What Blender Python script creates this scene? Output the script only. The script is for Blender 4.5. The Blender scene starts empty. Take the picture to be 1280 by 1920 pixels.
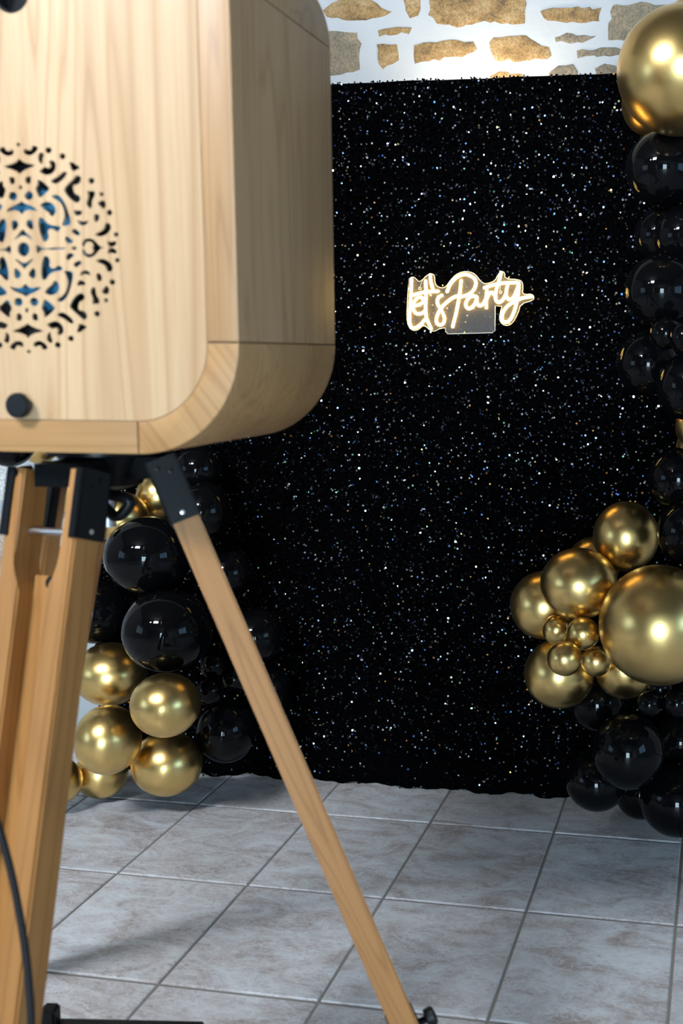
import bpy, bmesh, math, random
import numpy as np
from mathutils import Vector, Matrix

random.seed(7)
rng = np.random.default_rng(11)
scene = bpy.context.scene
COL = scene.collection

# ------------------------------------------------------------------ camera
W = 0.35                                   # one floor tile is W wide
TD = W * 1.342                             # and TD deep
YAW, PITCH, FPX, CX = -0.198, -0.133, 2207.9, 907.0
CAM = Vector((4.204 * W, -8.775 * W, 3.728 * W))
FWD = Vector((math.sin(YAW) * math.cos(PITCH), math.cos(YAW) * math.cos(PITCH), math.sin(PITCH)))
RGT = Vector((math.cos(YAW), -math.sin(YAW), 0.0))
UPV = RGT.cross(FWD)
cam_data = bpy.data.cameras.new('camera')
cam = bpy.data.objects.new('camera', cam_data)
COL.objects.link(cam)
m = Matrix((RGT, UPV, -FWD)).transposed().to_4x4()
m.translation = CAM
cam.matrix_world = m
cam_data.sensor_fit = 'VERTICAL'
cam_data.sensor_height = 36.0
cam_data.sensor_width = 24.0
cam_data.lens = FPX / 1920.0 * 36.0
cam_data.shift_x = -(CX - 640.0) / 1920.0
cam_data.clip_start = 0.05
cam_data.clip_end = 60
cam_data.dof.use_dof = True
cam_data.dof.focus_distance = 3.33
cam_data.dof.aperture_fstop = 4.2
scene.camera = cam

# ------------------------------------------------------------------ world, exposure, big lights
world = bpy.data.worlds.new('world')
scene.world = world
world.use_nodes = True
world.node_tree.nodes['Background'].inputs[0].default_value = (0.62, 0.78, 1.0, 1)
world.node_tree.nodes['Background'].inputs[1].default_value = 0.6
scene.view_settings.view_transform = 'Standard'
scene.view_settings.look = 'None'
scene.view_settings.exposure = -0.08
scene.view_settings.gamma = 1.0
scene.view_settings.use_curve_mapping = False
scene.cycles.use_denoising = True
scene.cycles.max_bounces = 7
scene.cycles.diffuse_bounces = 4
scene.cycles.glossy_bounces = 4
scene.cycles.transparent_max_bounces = 8
scene.cycles.sample_clamp_indirect = 8.0
scene.cycles.caustics_reflective = False
scene.cycles.caustics_refractive = False
SKYLIGHT = 125.0         # daylight through the two high windows in the bulkhead
DOORLIGHT = 50.0         # daylight through the glazed doors behind the camera
SIDE_FILL = 3.6          # glow of the added, unseen windows in the side walls

# ------------------------------------------------------------------ helpers
def ray(x, y):
    return FWD + RGT * ((x - CX) / FPX) + UPV * ((960.0 - y) / FPX)
def hit(x, y, p, n):
    """where the line of sight through a measured photo point meets the plane (p, n)"""
    r = ray(x, y)
    return CAM + r * ((p - CAM).dot(n) / r.dot(n))

def link(name, me, mat=None, parent=None):
    o = bpy.data.objects.new(name, me)
    COL.objects.link(o)
    if mat is not None and len(me.materials) == 0:
        me.materials.append(mat)
    if parent is not None:
        o.parent = parent
    return o
def tag(o, label=None, cat=None, group=None, kind=None):
    if label: o['label'] = label
    if cat: o['category'] = cat
    if group: o['group'] = group
    if kind: o['kind'] = kind
    return o
def empty(name, loc=(0, 0, 0), rz=0.0):
    o = bpy.data.objects.new(name, None)
    o.empty_display_size = 0.1
    o.location = loc
    o.rotation_euler = (0, 0, rz)
    COL.objects.link(o)
    return o
def mesh_of(bm, smooth=False, name='mesh'):
    bmesh.ops.recalc_face_normals(bm, faces=bm.faces)
    me = bpy.data.meshes.new(name)
    bm.to_mesh(me)
    bm.free()
    if smooth:
        for p in me.polygons: p.use_smooth = True
    return me
def smooth_angle(me, deg=35):
    for p in me.polygons: p.use_smooth = True
    try: me.set_sharp_from_angle(angle=math.radians(deg))
    except Exception: pass
    return me
def add_box(bm, lo, hi):
    v = [bm.verts.new((x, y, z)) for z in (lo[2], hi[2]) for y in (lo[1], hi[1]) for x in (lo[0], hi[0])]
    for f in ((0, 2, 3, 1), (4, 5, 7, 6), (0, 1, 5, 4), (2, 6, 7, 3), (0, 4, 6, 2), (1, 3, 7, 5)):
        bm.faces.new([v[i] for i in f])
    return v
def add_prism(bm, pts0, pts1):
    """closed side walls and caps between two matching loops of points"""
    a = [bm.verts.new(p) for p in pts0]
    b = [bm.verts.new(p) for p in pts1]
    n = len(a)
    for i in range(n):
        bm.faces.new((a[i], a[(i + 1) % n], b[(i + 1) % n], b[i]))
    bm.faces.new(a[::-1])
    bm.faces.new(b)
def add_tube(bm, pts, r, seg=8, closed=False, caps=True):
    pts = [Vector(p) for p in pts]
    n = len(pts)
    rings = []
    ref = None
    for i, p in enumerate(pts):
        if closed: t = pts[(i + 1) % n] - pts[i - 1]
        else: t = pts[min(i + 1, n - 1)] - pts[max(i - 1, 0)]
        t.normalize()
        if ref is None:
            ref = Vector((0, 0, 1)) if abs(t.z) < 0.9 else Vector((1, 0, 0))
        u = (ref - t * ref.dot(t)).normalized()
        ref = u
        w = t.cross(u)
        rr = r[i] if isinstance(r, (list, tuple)) else r
        rings.append([bm.verts.new(p + (u * math.cos(a) + w * math.sin(a)) * rr) for a in [2 * math.pi * k / seg for k in range(seg)]])
    m_ = n if closed else n - 1
    for i in range(m_):
        A, B = rings[i], rings[(i + 1) % n]
        for k in range(seg):
            bm.faces.new((A[k], A[(k + 1) % seg], B[(k + 1) % seg], B[k]))
    if caps and not closed:
        bm.faces.new(rings[0][::-1]); bm.faces.new(rings[-1])
def add_lathe(bm, prof, center, axis, seg=24):
    """prof: (radius, height along axis) pairs"""
    axis = Vector(axis).normalized()
    ref = Vector((0, 0, 1)) if abs(axis.z) < 0.9 else Vector((1, 0, 0))
    u = (ref - axis * ref.dot(axis)).normalized(); w = axis.cross(u)
    c = Vector(center); rings = []
    for (r, h) in prof:
        if r < 1e-6: rings.append([bm.verts.new(c + axis * h)])
        else: rings.append([bm.verts.new(c + axis * h + (u * math.cos(a) + w * math.sin(a)) * r) for a in [2 * math.pi * k / seg for k in range(seg)]])
    for A, B in zip(rings, rings[1:]):
        for k in range(seg):
            k2 = (k + 1) % seg
            if len(A) == 1 and len(B) == 1: continue
            if len(A) == 1: bm.faces.new((A[0], B[k], B[k2]))
            elif len(B) == 1: bm.faces.new((A[k], A[k2], B[0]))
            else: bm.faces.new((A[k], A[k2], B[k2], B[k]))
    if len(rings[0]) > 1: bm.faces.new(rings[0][::-1])
    if len(rings[-1]) > 1: bm.faces.new(rings[-1])
def chaikin(pts, it=1, closed=True):
    for _ in range(it):
        q = []
        n = len(pts)
        rngi = range(n) if closed else range(n - 1)
        if not closed: q.append(pts[0])
        for i in rngi:
            a, b = pts[i], pts[(i + 1) % n]
            q.append(tuple(a[k] * .75 + b[k] * .25 for k in range(len(a))))
            q.append(tuple(a[k] * .25 + b[k] * .75 for k in range(len(a))))
        if not closed: q.append(pts[-1])
        pts = q
    return pts
def catmull(pts, sub=6):
    P = [Vector(p) for p in pts]
    P = [P[0] * 2 - P[1]] + P + [P[-1] * 2 - P[-2]]
    out = []
    for i in range(1, len(P) - 2):
        for k in range(sub):
            t = k / sub
            a, b, c, d = P[i - 1], P[i], P[i + 1], P[i + 2]
            out.append(0.5 * ((2 * b) + (c - a) * t + (2 * a - 5 * b + 4 * c - d) * t * t + (3 * b - a - 3 * c + d) * t ** 3))
    out.append(P[-2])
    return out

# ------------------------------------------------------------------ materials
def new_mat(name):
    mt = bpy.data.materials.new(name)
    mt.use_nodes = True
    nt = mt.node_tree
    return mt, nt, nt.nodes, nt.links, nt.nodes['Principled BSDF']
def plain(name, col, rough=0.5, metal=0.0, spec=0.5, bump=0.0, bscale=40.0, vary=0.0):
    mt, nt, N, L, b = new_mat(name)
    b.inputs['Base Color'].default_value = (*col, 1)
    b.inputs['Roughness'].default_value = rough
    b.inputs['Metallic'].default_value = metal
    b.inputs['Specular IOR Level'].default_value = spec
    tc = N.new('ShaderNodeTexCoord')
    nz = N.new('ShaderNodeTexNoise'); nz.inputs['Scale'].default_value = bscale; nz.inputs['Detail'].default_value = 4
    L.new(tc.outputs['Object'], nz.inputs['Vector'])
    if bump > 0:
        bp = N.new('ShaderNodeBump'); bp.inputs['Strength'].default_value = bump; bp.inputs['Distance'].default_value = 0.004
        L.new(nz.outputs['Fac'], bp.inputs['Height']); L.new(bp.outputs['Normal'], b.inputs['Normal'])
    if vary > 0:
        mx = N.new('ShaderNodeMixRGB'); mx.inputs[1].default_value = (*[c * (1 - vary) for c in col], 1); mx.inputs[2].default_value = (*[min(1, c * (1 + vary)) for c in col], 1)
        L.new(nz.outputs['Fac'], mx.inputs[0]); L.new(mx.outputs[0], b.inputs['Base Color'])
    return mt
def emit(name, col, strength):
    mt, nt, N, L, b = new_mat(name)
    N.remove(b)
    e = N.new('ShaderNodeEmission'); e.inputs[0].default_value = (*col, 1); e.inputs[1].default_value = strength
    L.new(e.outputs[0], N['Material Output'].inputs[0])
    return mt
def wood(name, light, mid, dark, rot=(0, 0, 0), rough=0.45, k=1.0, off=0.0):
    """planed hardwood, grain running along local Z before rotation"""
    mt, nt, N, L, b = new_mat(name)
    tc = N.new('ShaderNodeTexCoord')
    mp0 = N.new('ShaderNodeMapping'); mp0.inputs['Rotation'].default_value = rot; mp0.inputs['Location'].default_value = (off, off * .7, off * 1.3)
    L.new(tc.outputs['Object'], mp0.inputs['Vector'])
    def scaled(s):
        q = N.new('ShaderNodeMapping'); q.inputs['Scale'].default_value = s
        L.new(mp0.outputs[0], q.inputs['Vector']); return q
    big = N.new('ShaderNodeTexNoise'); big.inputs['Scale'].default_value = 1.0 * k; big.inputs['Detail'].default_value = 2; big.inputs['Distortion'].default_value = 0.6
    L.new(scaled((7, 7, 0.42)).outputs[0], big.inputs['Vector'])
    # growth rings: contour lines of the broad noise
    mul = N.new('ShaderNodeMath'); mul.operation = 'MULTIPLY'; mul.inputs[1].default_value = 17.0
    L.new(big.outputs['Fac'], mul.inputs[0])
    fr = N.new('ShaderNodeMath'); fr.operation = 'FRACT'; L.new(mul.outputs[0], fr.inputs[0])
    rr = N.new('ShaderNodeValToRGB')
    rr.color_ramp.elements[0].position = 0.0; rr.color_ramp.elements[0].color = (*mid, 1)
    rr.color_ramp.elements[1].position = 0.22; rr.color_ramp.elements[1].color = (*light, 1)
    el = rr.color_ramp.elements.new(0.8); el.color = (*light, 1)
    el = rr.color_ramp.elements.new(0.97); el.color = (*[m_ * .75 + d_ * .25 for m_, d_ in zip(mid, dark)], 1)
    L.new(fr.outputs[0], rr.inputs[0])
    fine = N.new('ShaderNodeTexNoise'); fine.inputs['Scale'].default_value = 1.0; fine.inputs['Detail'].default_value = 5; fine.inputs['Roughness'].default_value = 0.65
    L.new(scaled((150, 150, 4)).outputs[0], fine.inputs['Vector'])
    fr2 = N.new('ShaderNodeValToRGB'); fr2.color_ramp.elements[0].position = 0.32; fr2.color_ramp.elements[1].position = 0.6
    fr2.color_ramp.elements[0].color = (0.0, 0, 0, 1); fr2.color_ramp.elements[1].color = (1, 1, 1, 1)
    L.new(fine.outputs['Fac'], fr2.inputs[0])
    mx = N.new('ShaderNodeMixRGB'); mx.blend_type = 'MIX'
    mx.inputs[1].default_value = (*mid, 1)
    L.new(rr.outputs[0], mx.inputs[2])
    ma = N.new('ShaderNodeMath'); ma.operation = 'MULTIPLY_ADD'; ma.inputs[1].default_value = 0.55; ma.inputs[2].default_value = 0.45
    L.new(fr2.outputs[0], ma.inputs[0]); L.new(ma.outputs[0], mx.inputs[0])
    # broad tone drift
    tone = N.new('ShaderNodeTexNoise'); tone.inputs['Scale'].default_value = 1.0; tone.inputs['Detail'].default_value = 1
    L.new(scaled((14, 14, 0.5)).outputs[0], tone.inputs['Vector'])
    mx2 = N.new('ShaderNodeMixRGB'); mx2.blend_type = 'MULTIPLY'
    tr = N.new('ShaderNodeValToRGB'); tr.color_ramp.elements[0].color = (0.74, 0.66, 0.58, 1); tr.color_ramp.elements[0].position = 0.3
    tr.color_ramp.elements[1].color = (1, 1, 1, 1); tr.color_ramp.elements[1].position = 0.6
    L.new(tone.outputs['Fac'], tr.inputs[0]); mx2.inputs[0].default_value = 0.55
    L.new(mx.outputs[0], mx2.inputs[1]); L.new(tr.outputs[0], mx2.inputs[2])
    L.new(mx2.outputs[0], b.inputs['Base Color'])
    b.inputs['Roughness'].default_value = rough
    bp = N.new('ShaderNodeBump'); bp.inputs['Strength'].default_value = 0.12; bp.inputs['Distance'].default_value = 0.001
    L.new(fine.outputs['Fac'], bp.inputs['Height']); L.new(bp.outputs['Normal'], b.inputs['Normal'])
    return mt

M = {}
M['white_plaster'] = plain('white_plaster', (0.41, 0.43, 0.455), 0.9, bump=0.9, bscale=14, vary=0.06)
M['room_wall'] = plain('room_wall', (0.30, 0.29, 0.28), 0.9, bump=0.1)
M['dark_ceiling'] = plain('dark_ceiling', (0.10, 0.09, 0.085), 0.8, bump=0.1)
M['frame_paint'] = plain('frame_paint', (0.10, 0.10, 0.11), 0.5)
M['black_metal'] = plain('black_metal', (0.003, 0.0035, 0.0045), 0.33, spec=0.18, bump=0.05, bscale=300)
M['black_plastic'] = plain('black_plastic', (0.005, 0.006, 0.008), 0.45, spec=0.35)
M['black_rubber'] = plain('black_rubber', (0.006, 0.006, 0.007), 0.6, spec=0.3)
M['steel'] = plain('steel', (0.75, 0.76, 0.80), 0.28, metal=1.0)
M['blue_lit_cloth'] = plain('blue_lit_cloth', (0.012, 0.125, 0.24), 0.8, bump=0.3, bscale=900)  # teal colour stands in for bluish light inside the booth
M['inner_black'] = plain('inner_black', (0.004, 0.004, 0.006), 0.9)
M['backdrop_cloth'] = plain('backdrop_cloth', (0.0012, 0.0012, 0.0015), 1.0, spec=0.0)
M['tape'] = plain('tape', (0.02, 0.02, 0.022), 0.4)
M['grout'] = plain('grout', (0.30, 0.27, 0.25), 0.9, bump=0.3, bscale=120, vary=0.15)
M['skylight_pane'] = emit('skylight_pane', (0.87, 0.94, 1.0), SKYLIGHT)
M['door_pane'] = emit('door_pane', (0.62, 0.84, 1.0), DOORLIGHT)
M['right_fill_pane'] = emit('right_fill_pane', (0.36, 0.66, 1.0), SIDE_FILL * 1.5)
M['left_fill_pane'] = emit('left_fill_pane', (0.52, 0.76, 1.0), SIDE_FILL)
ASH_L, ASH_M, ASH_D = (0.46, 0.262, 0.125), (0.38, 0.205, 0.09), (0.24, 0.12, 0.05)
M['ash_panel'] = wood('ash_panel', (0.58, 0.385, 0.22), (0.485, 0.295, 0.15), (0.34, 0.18, 0.08), k=0.8, off=0.37)
M['ash_upright'] = wood('ash_upright', ASH_L, ASH_M, ASH_D, off=1.9)
M['ash_level'] = wood('ash_level', (0.46, 0.25, 0.10), (0.38, 0.19, 0.066), ASH_D, rot=(0, math.radians(90), 0), off=3.1)
M['ash_bent_a'] = wood('ash_bent_a', (0.46, 0.25, 0.10), (0.37, 0.185, 0.066), ASH_D, rot=(0, math.radians(38), 0), off=4.7)
M['ash_bent_b'] = wood('ash_bent_b', (0.46, 0.25, 0.10), (0.37, 0.185, 0.066), ASH_D, rot=(0, math.radians(-38), 0), off=6.2)
M['beech'] = wood('beech', (0.40, 0.178, 0.048), (0.33, 0.137, 0.033), (0.15, 0.058, 0.015), rough=0.5, off=8.3)

def tile_mat():
    mt, nt, N, L, b = new_mat('marbled_tile')
    g = N.new('ShaderNodeNewGeometry'); oi = N.new('ShaderNodeObjectInfo')
    cmb = N.new('ShaderNodeVectorMath'); cmb.operation = 'SCALE'
    ofs = N.new('ShaderNodeCombineXYZ')
    mm = N.new('ShaderNodeMath'); mm.operation = 'MULTIPLY'; mm.inputs[1].default_value = 37.0
    L.new(oi.outputs['Random'], mm.inputs[0]); L.new(mm.outputs[0], ofs.inputs[2])
    add = N.new('ShaderNodeVectorMath'); add.operation = 'ADD'
    L.new(g.outputs['Position'], add.inputs[0]); L.new(ofs.outputs[0], add.inputs[1])
    N.remove(cmb)
    mp = N.new('ShaderNodeMapping'); mp.inputs['Rotation'].default_value = (0, 0, 0.7); mp.inputs['Scale'].default_value = (1, 1.8, 1)
    L.new(add.outputs[0], mp.inputs[0])
    def noise(s, d, r=0.6, dist=0.0):
        n_ = N.new('ShaderNodeTexNoise'); n_.inputs['Scale'].default_value = s; n_.inputs['Detail'].default_value = d
        n_.inputs['Roughness'].default_value = r; n_.inputs['Distortion'].default_value = dist
        L.new(mp.outputs[0], n_.inputs['Vector']); return n_
    n1 = noise(7, 6, 0.62, 1.2)
    r1 = N.new('ShaderNodeValToRGB')
    e_ = r1.color_ramp.elements
    e_[0].position = 0.34; e_[0].color = (0.41, 0.345, 0.325, 1)
    e_[1].position = 0.66; e_[1].color = (0.76, 0.77, 0.79, 1)
    q = e_.new(0.45); q.color = (0.57, 0.53, 0.53, 1)
    q = e_.new(0.56); q.color = (0.68, 0.67, 0.68, 1)
    L.new(n1.outputs['Fac'], r1.inputs[0])
    # pale crackle veins
    nd = noise(16, 4, 0.6, 0.5)
    vo = N.new('ShaderNodeTexVoronoi'); vo.feature = 'DISTANCE_TO_EDGE'; vo.inputs['Scale'].default_value = 34
    vm = N.new('ShaderNodeVectorMath'); vm.operation = 'MULTIPLY_ADD'
    vm.inputs[1].default_value = (0.12, 0.12, 0.12)
    L.new(nd.outputs['Color'], vm.inputs[0]); L.new(mp.outputs[0], vm.inputs[2]); L.new(vm.outputs[0], vo.inputs['Vector'])
    vr = N.new('ShaderNodeValToRGB'); vr.color_ramp.elements[0].color = (1, 1, 1, 1); vr.color_ramp.elements[1].color = (0, 0, 0, 1); vr.color_ramp.elements[1].position = 0.10
    L.new(vo.outputs['Distance'], vr.inputs[0])
    n3 = noise(11, 3, 0.5)
    vmask = N.new('ShaderNodeMath'); vmask.operation = 'MULTIPLY'; vmask.use_clamp = True
    L.new(vr.outputs[0], vmask.inputs[0]); L.new(n3.outputs['Fac'], vmask.inputs[1])
    m1 = N.new('ShaderNodeMixRGB'); m1.inputs[2].default_value = (0.88, 0.89, 0.90, 1)
    L.new(vmask.outputs[0], m1.inputs[0]); L.new(r1.outputs[0], m1.inputs[1])
    # rusty specks
    n4 = noise(60, 5, 0.7)
    r4 = N.new('ShaderNodeValToRGB'); r4.color_ramp.elements[0].position = 0.56; r4.color_ramp.elements[0].color = (0, 0, 0, 1); r4.color_ramp.elements[1].position = 0.72; r4.color_ramp.elements[1].color = (0.7, 0.7, 0.7, 1)
    L.new(n4.outputs['Fac'], r4.inputs[0])
    m2 = N.new('ShaderNodeMixRGB'); m2.inputs[2].default_value = (0.30, 0.22, 0.18, 1)
    L.new(r4.outputs[0], m2.inputs[0]); L.new(m1.outputs[0], m2.inputs[1])
    L.new(m2.outputs[0], b.inputs['Base Color'])
    b.inputs['Roughness'].default_value = 0.42
    bp = N.new('ShaderNodeBump'); bp.inputs['Strength'].default_value = 0.25; bp.inputs['Distance'].default_value = 0.002
    L.new(n4.outputs['Fac'], bp.inputs['Height']); L.new(bp.outputs['Normal'], b.inputs['Normal'])
    return mt
M['tile'] = tile_mat()

def stone_mat(name, cols, bump=1.0):
    mt, nt, N, L, b = new_mat(name)
    g = N.new('ShaderNodeNewGeometry')
    def noise(s, d, r=0.65):
        n_ = N.new('ShaderNodeTexNoise'); n_.inputs['Scale'].default_value = s; n_.inputs['Detail'].default_value = d; n_.inputs['Roughness'].default_value = r
        L.new(g.outputs['Position'], n_.inputs['Vector']); return n_
    n1 = noise(17, 6, 0.7); n2 = noise(150, 3); n3 = noise(32, 8, 0.7)
    r = N.new('ShaderNodeValToRGB'); e_ = r.color_ramp.elements
    e_[0].position = 0.32; e_[0].color = (*cols[0], 1); e_[1].position = 0.68; e_[1].color = (*cols[2], 1)
    q = e_.new(0.5); q.color = (*cols[1], 1)
    L.new(n1.outputs['Fac'], r.inputs[0])
    r2 = N.new('ShaderNodeValToRGB'); r2.color_ramp.elements[0].position = 0.35; r2.color_ramp.elements[0].color = (0.45, 0.43, 0.42, 1); r2.color_ramp.elements[1].position = 0.6
    L.new(n2.outputs['Fac'], r2.inputs[0])
    mx = N.new('ShaderNodeMixRGB'); mx.blend_type = 'MULTIPLY'; mx.inputs[0].default_value = 0.75
    L.new(r.outputs[0], mx.inputs[1]); L.new(r2.outputs[0], mx.inputs[2]); L.new(mx.outputs[0], b.inputs['Base Color'])
    b.inputs['Roughness'].default_value = 0.9
    bp = N.new('ShaderNodeBump'); bp.inputs['Strength'].default_value = bump; bp.inputs['Distance'].default_value = 0.012
    L.new(n3.outputs['Fac'], bp.inputs['Height']); L.new(bp.outputs['Normal'], b.inputs['Normal'])
    return mt
M['stone_gold'] = stone_mat('stone_gold', [(0.17, 0.115, 0.06), (0.38, 0.24, 0.10), (0.52, 0.38, 0.21)])
M['stone_grey'] = stone_mat('stone_grey', [(0.20, 0.17, 0.13), (0.28, 0.235, 0.17), (0.38, 0.30, 0.20)])
M['stone_granite'] = stone_mat('stone_granite', [(0.55, 0.56, 0.56), (0.66, 0.67, 0.66), (0.72, 0.72, 0.70)], 0.4)
M['stone_rust'] = stone_mat('stone_rust', [(0.45, 0.32, 0.24), (0.58, 0.46, 0.37), (0.66, 0.56, 0.48)], 0.5)

def balloon_mats():
    mt, nt, N, L, b = new_mat('gold_chrome')
    b.inputs['Base Color'].default_value = (0.80, 0.55, 0.21, 1)
    b.inputs['Metallic'].default_value = 1.0
    b.inputs['Roughness'].default_value = 0.29
    M['gold'] = mt
    mt, nt, N, L, b = new_mat('black_latex')
    b.inputs['Base Color'].default_value = (0.0025, 0.0025, 0.003, 1)
    b.inputs['Roughness'].default_value = 0.05
    b.inputs['IOR'].default_value = 1.26
    M['black'] = mt
balloon_mats()

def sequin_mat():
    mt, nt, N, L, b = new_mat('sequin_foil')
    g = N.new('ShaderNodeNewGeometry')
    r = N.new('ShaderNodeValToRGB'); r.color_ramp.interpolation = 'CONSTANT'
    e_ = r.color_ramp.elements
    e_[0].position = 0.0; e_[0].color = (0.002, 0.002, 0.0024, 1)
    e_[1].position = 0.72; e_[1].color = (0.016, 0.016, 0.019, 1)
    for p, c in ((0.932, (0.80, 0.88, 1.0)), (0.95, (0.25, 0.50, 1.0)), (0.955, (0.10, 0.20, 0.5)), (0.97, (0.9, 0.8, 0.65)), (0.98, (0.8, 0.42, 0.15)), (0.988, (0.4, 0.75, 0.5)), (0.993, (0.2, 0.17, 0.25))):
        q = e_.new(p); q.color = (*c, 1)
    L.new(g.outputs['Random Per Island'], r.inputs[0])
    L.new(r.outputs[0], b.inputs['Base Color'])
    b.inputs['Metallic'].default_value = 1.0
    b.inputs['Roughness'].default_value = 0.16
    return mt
M['sequin'] = sequin_mat()

def acrylic_mat():
    mt, nt, N, L, b = new_mat('clear_acrylic')
    b.inputs['Base Color'].default_value = (0.22, 0.21, 0.20, 1)  # grey base stands in for room light reflected by the clear plate
    b.inputs['Roughness'].default_value = 0.15
    tr = N.new('ShaderNodeBsdfTransparent'); mx = N.new('ShaderNodeMixShader'); mx.inputs[0].default_value = 0.24
    L.new(tr.outputs[0], mx.inputs[1]); L.new(b.outputs[0], mx.inputs[2]); L.new(mx.outputs[0], N['Material Output'].inputs[0])
    return mt
M['acrylic'] = acrylic_mat()
M['acrylic_edge_glow'] = plain('acrylic_edge_glow', (0.85, 0.80, 0.70), 0.3)  # pale colour stands in for neon light caught in the plate edge
M['neon'] = emit('neon', (1.0, 0.62, 0.17), 14.0)
M['clear_wire'] = plain('clear_wire', (0.75, 0.72, 0.66), 0.3)

# ------------------------------------------------------------------ the setting
BA = 0.022                                                   # the backdrop and stone wall run at a slight angle to the tiles
E1 = Vector((math.cos(BA), math.sin(BA), 0)); NB = Vector((math.sin(BA), -math.cos(BA), 0))
B0 = Vector((0.5302, 0.2502, 0.0))
def bpt(s, z, d=0.0):
    """point at s along the backdrop, height z, d in front of it"""
    return B0 + E1 * s + NB * d + Vector((0, 0, z))
ZUP = Vector((0, 0, 1))
WALL_GAP = 0.35
wallp = B0 - NB * WALL_GAP
CEIL = 3.8
XL, XR, YR = -3.6, 4.4, -9.0

# floor: grout bed with tiles laid on it
bm = bmesh.new(); add_box(bm, (XL, YR, -0.05), (XR, 1.0, -0.0035))
floor = link('floor', mesh_of(bm), M['grout']); tag(floor, 'grout bed under marbled floor tiles', kind='structure')
gx, gy = 0.0035, 0.0050
def tile_mesh():
    bm = bmesh.new(); c = 0.003
    lo = (-W / 2 + gx, -TD / 2 + gy); hi = (W / 2 - gx, TD / 2 - gy)
    def loop(i, z): return [bm.verts.new(p) for p in ((lo[0] + i, lo[1] + i, z), (hi[0] - i, lo[1] + i, z), (hi[0] - i, hi[1] - i, z), (lo[0] + i, hi[1] - i, z))]
    a, b_, c_ = loop(0, -0.008), loop(0, -0.002), loop(c, 0.0)
    for A, B in ((a, b_), (b_, c_)):
        for k in range(4): bm.faces.new((A[k], A[(k + 1) % 4], B[(k + 1) % 4], B[k]))
    bm.faces.new(c_); bm.faces.new(a[::-1])
    me = mesh_of(bm, name='tile'); me.materials.append(M['tile']); return me
tm = tile_mesh()
for i in range(-8, 9):
    for j in range(-2, 8):
        cy = -(j + 0.5) * TD
        if cy > 0.58: continue
        o = link('tile', tm, None, floor)
        o.location = ((i + 0.5) * W, cy, random.uniform(-0.0006, 0.0006))
        o.rotation_euler = (random.uniform(-.001, .001), random.uniform(-.001, .001), 0)
# the tiling beyond the part in view, joined
bm = bmesh.new()
for i in range(-11, 13):
    for j in range(-2, 19):
        if -8 <= i <= 8 and j < 8: continue
        cx_, cy = (i + 0.5) * W, -(j + 0.5) * TD
        if cy > 0.5 or cx_ < XL + .1 or cx_ > XR - .1 or cy < YR + .2: continue
        add_box(bm, (cx_ - W / 2 + gx, cy - TD / 2 + gy, -0.008), (cx_ + W / 2 - gx, cy + TD / 2 - gy, 0))
tag(link('far_tiles', mesh_of(bm), M['tile'], floor), kind='stuff')

def wall_box(name, pts, z0, z1, mat, label):
    bm = bmesh.new()
    add_prism(bm, [(p.x, p.y, z0) for p in pts], [(p.x, p.y, z1) for p in pts])
    return tag(link(name, mesh_of(bm), M[mat]), label, kind='structure')
a_, b_ = wallp - E1 * 4.6, wallp + E1 * 4.4
wall_back = wall_box('wall_back', [a_, b_, b_ - NB * 0.2, a_ - NB * 0.2], -0.05, CEIL + 0.1, 'white_plaster', 'white mortared rubble stone wall behind the backdrop')

def stone(outline, depth, mat):
    """outline in (s, z) on the wall face; a domed, uneven stone proud of the mortar"""
    out = []
    n = len(outline)
    for i in range(n):                                       # split the edges and roughen them
        p, q = outline[i], outline[(i + 1) % n]
        ln = math.hypot(q[0] - p[0], q[1] - p[1]); k = max(1, min(7, int(ln / 0.016)))
        for t in range(k):
            f = t / k; jx = random.uniform(-1, 1) * 0.0045; jz = random.uniform(-1, 1) * 0.0045
            out.append((p[0] * (1 - f) + q[0] * f + jx, p[1] * (1 - f) + q[1] * f + jz))
    cs = sum(p[0] for p in out) / len(out); cz = sum(p[1] for p in out) / len(out)
    bm = bmesh.new()
    rings = []
    for sc, d, jit in ((1.03, -0.02, 0), (1.0, depth * .35, .2), (0.9, depth * .85, .3), (0.55, depth, .35)):
        rings.append([bm.verts.new(bpt(cs + (p[0] - cs) * sc, cz + (p[1] - cz) * sc, -WALL_GAP + d + random.uniform(-1, 1) * depth * jit * (1 if d > 0 else 0))) for p in out])
    for A, B in zip(rings, rings[1:]):
        for k in range(len(out)):
            k2 = (k + 1) % len(out); bm.faces.new((A[k], A[k2], B[k2], B[k]))
    c = bm.verts.new(bpt(cs, cz, -WALL_GAP + depth * random.uniform(.8, 1.2)))
    for k in range(len(out)): bm.faces.new((rings[-1][k], rings[-1][(k + 1) % len(out)], c))
    me = smooth_angle(mesh_of(bm), 50)
    return link('stone', me, M[mat], wall_back)
def wall_sz(x, y):
    p = hit(x, y, wallp, NB) - B0
    return (p.dot(E1), p.z)
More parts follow.
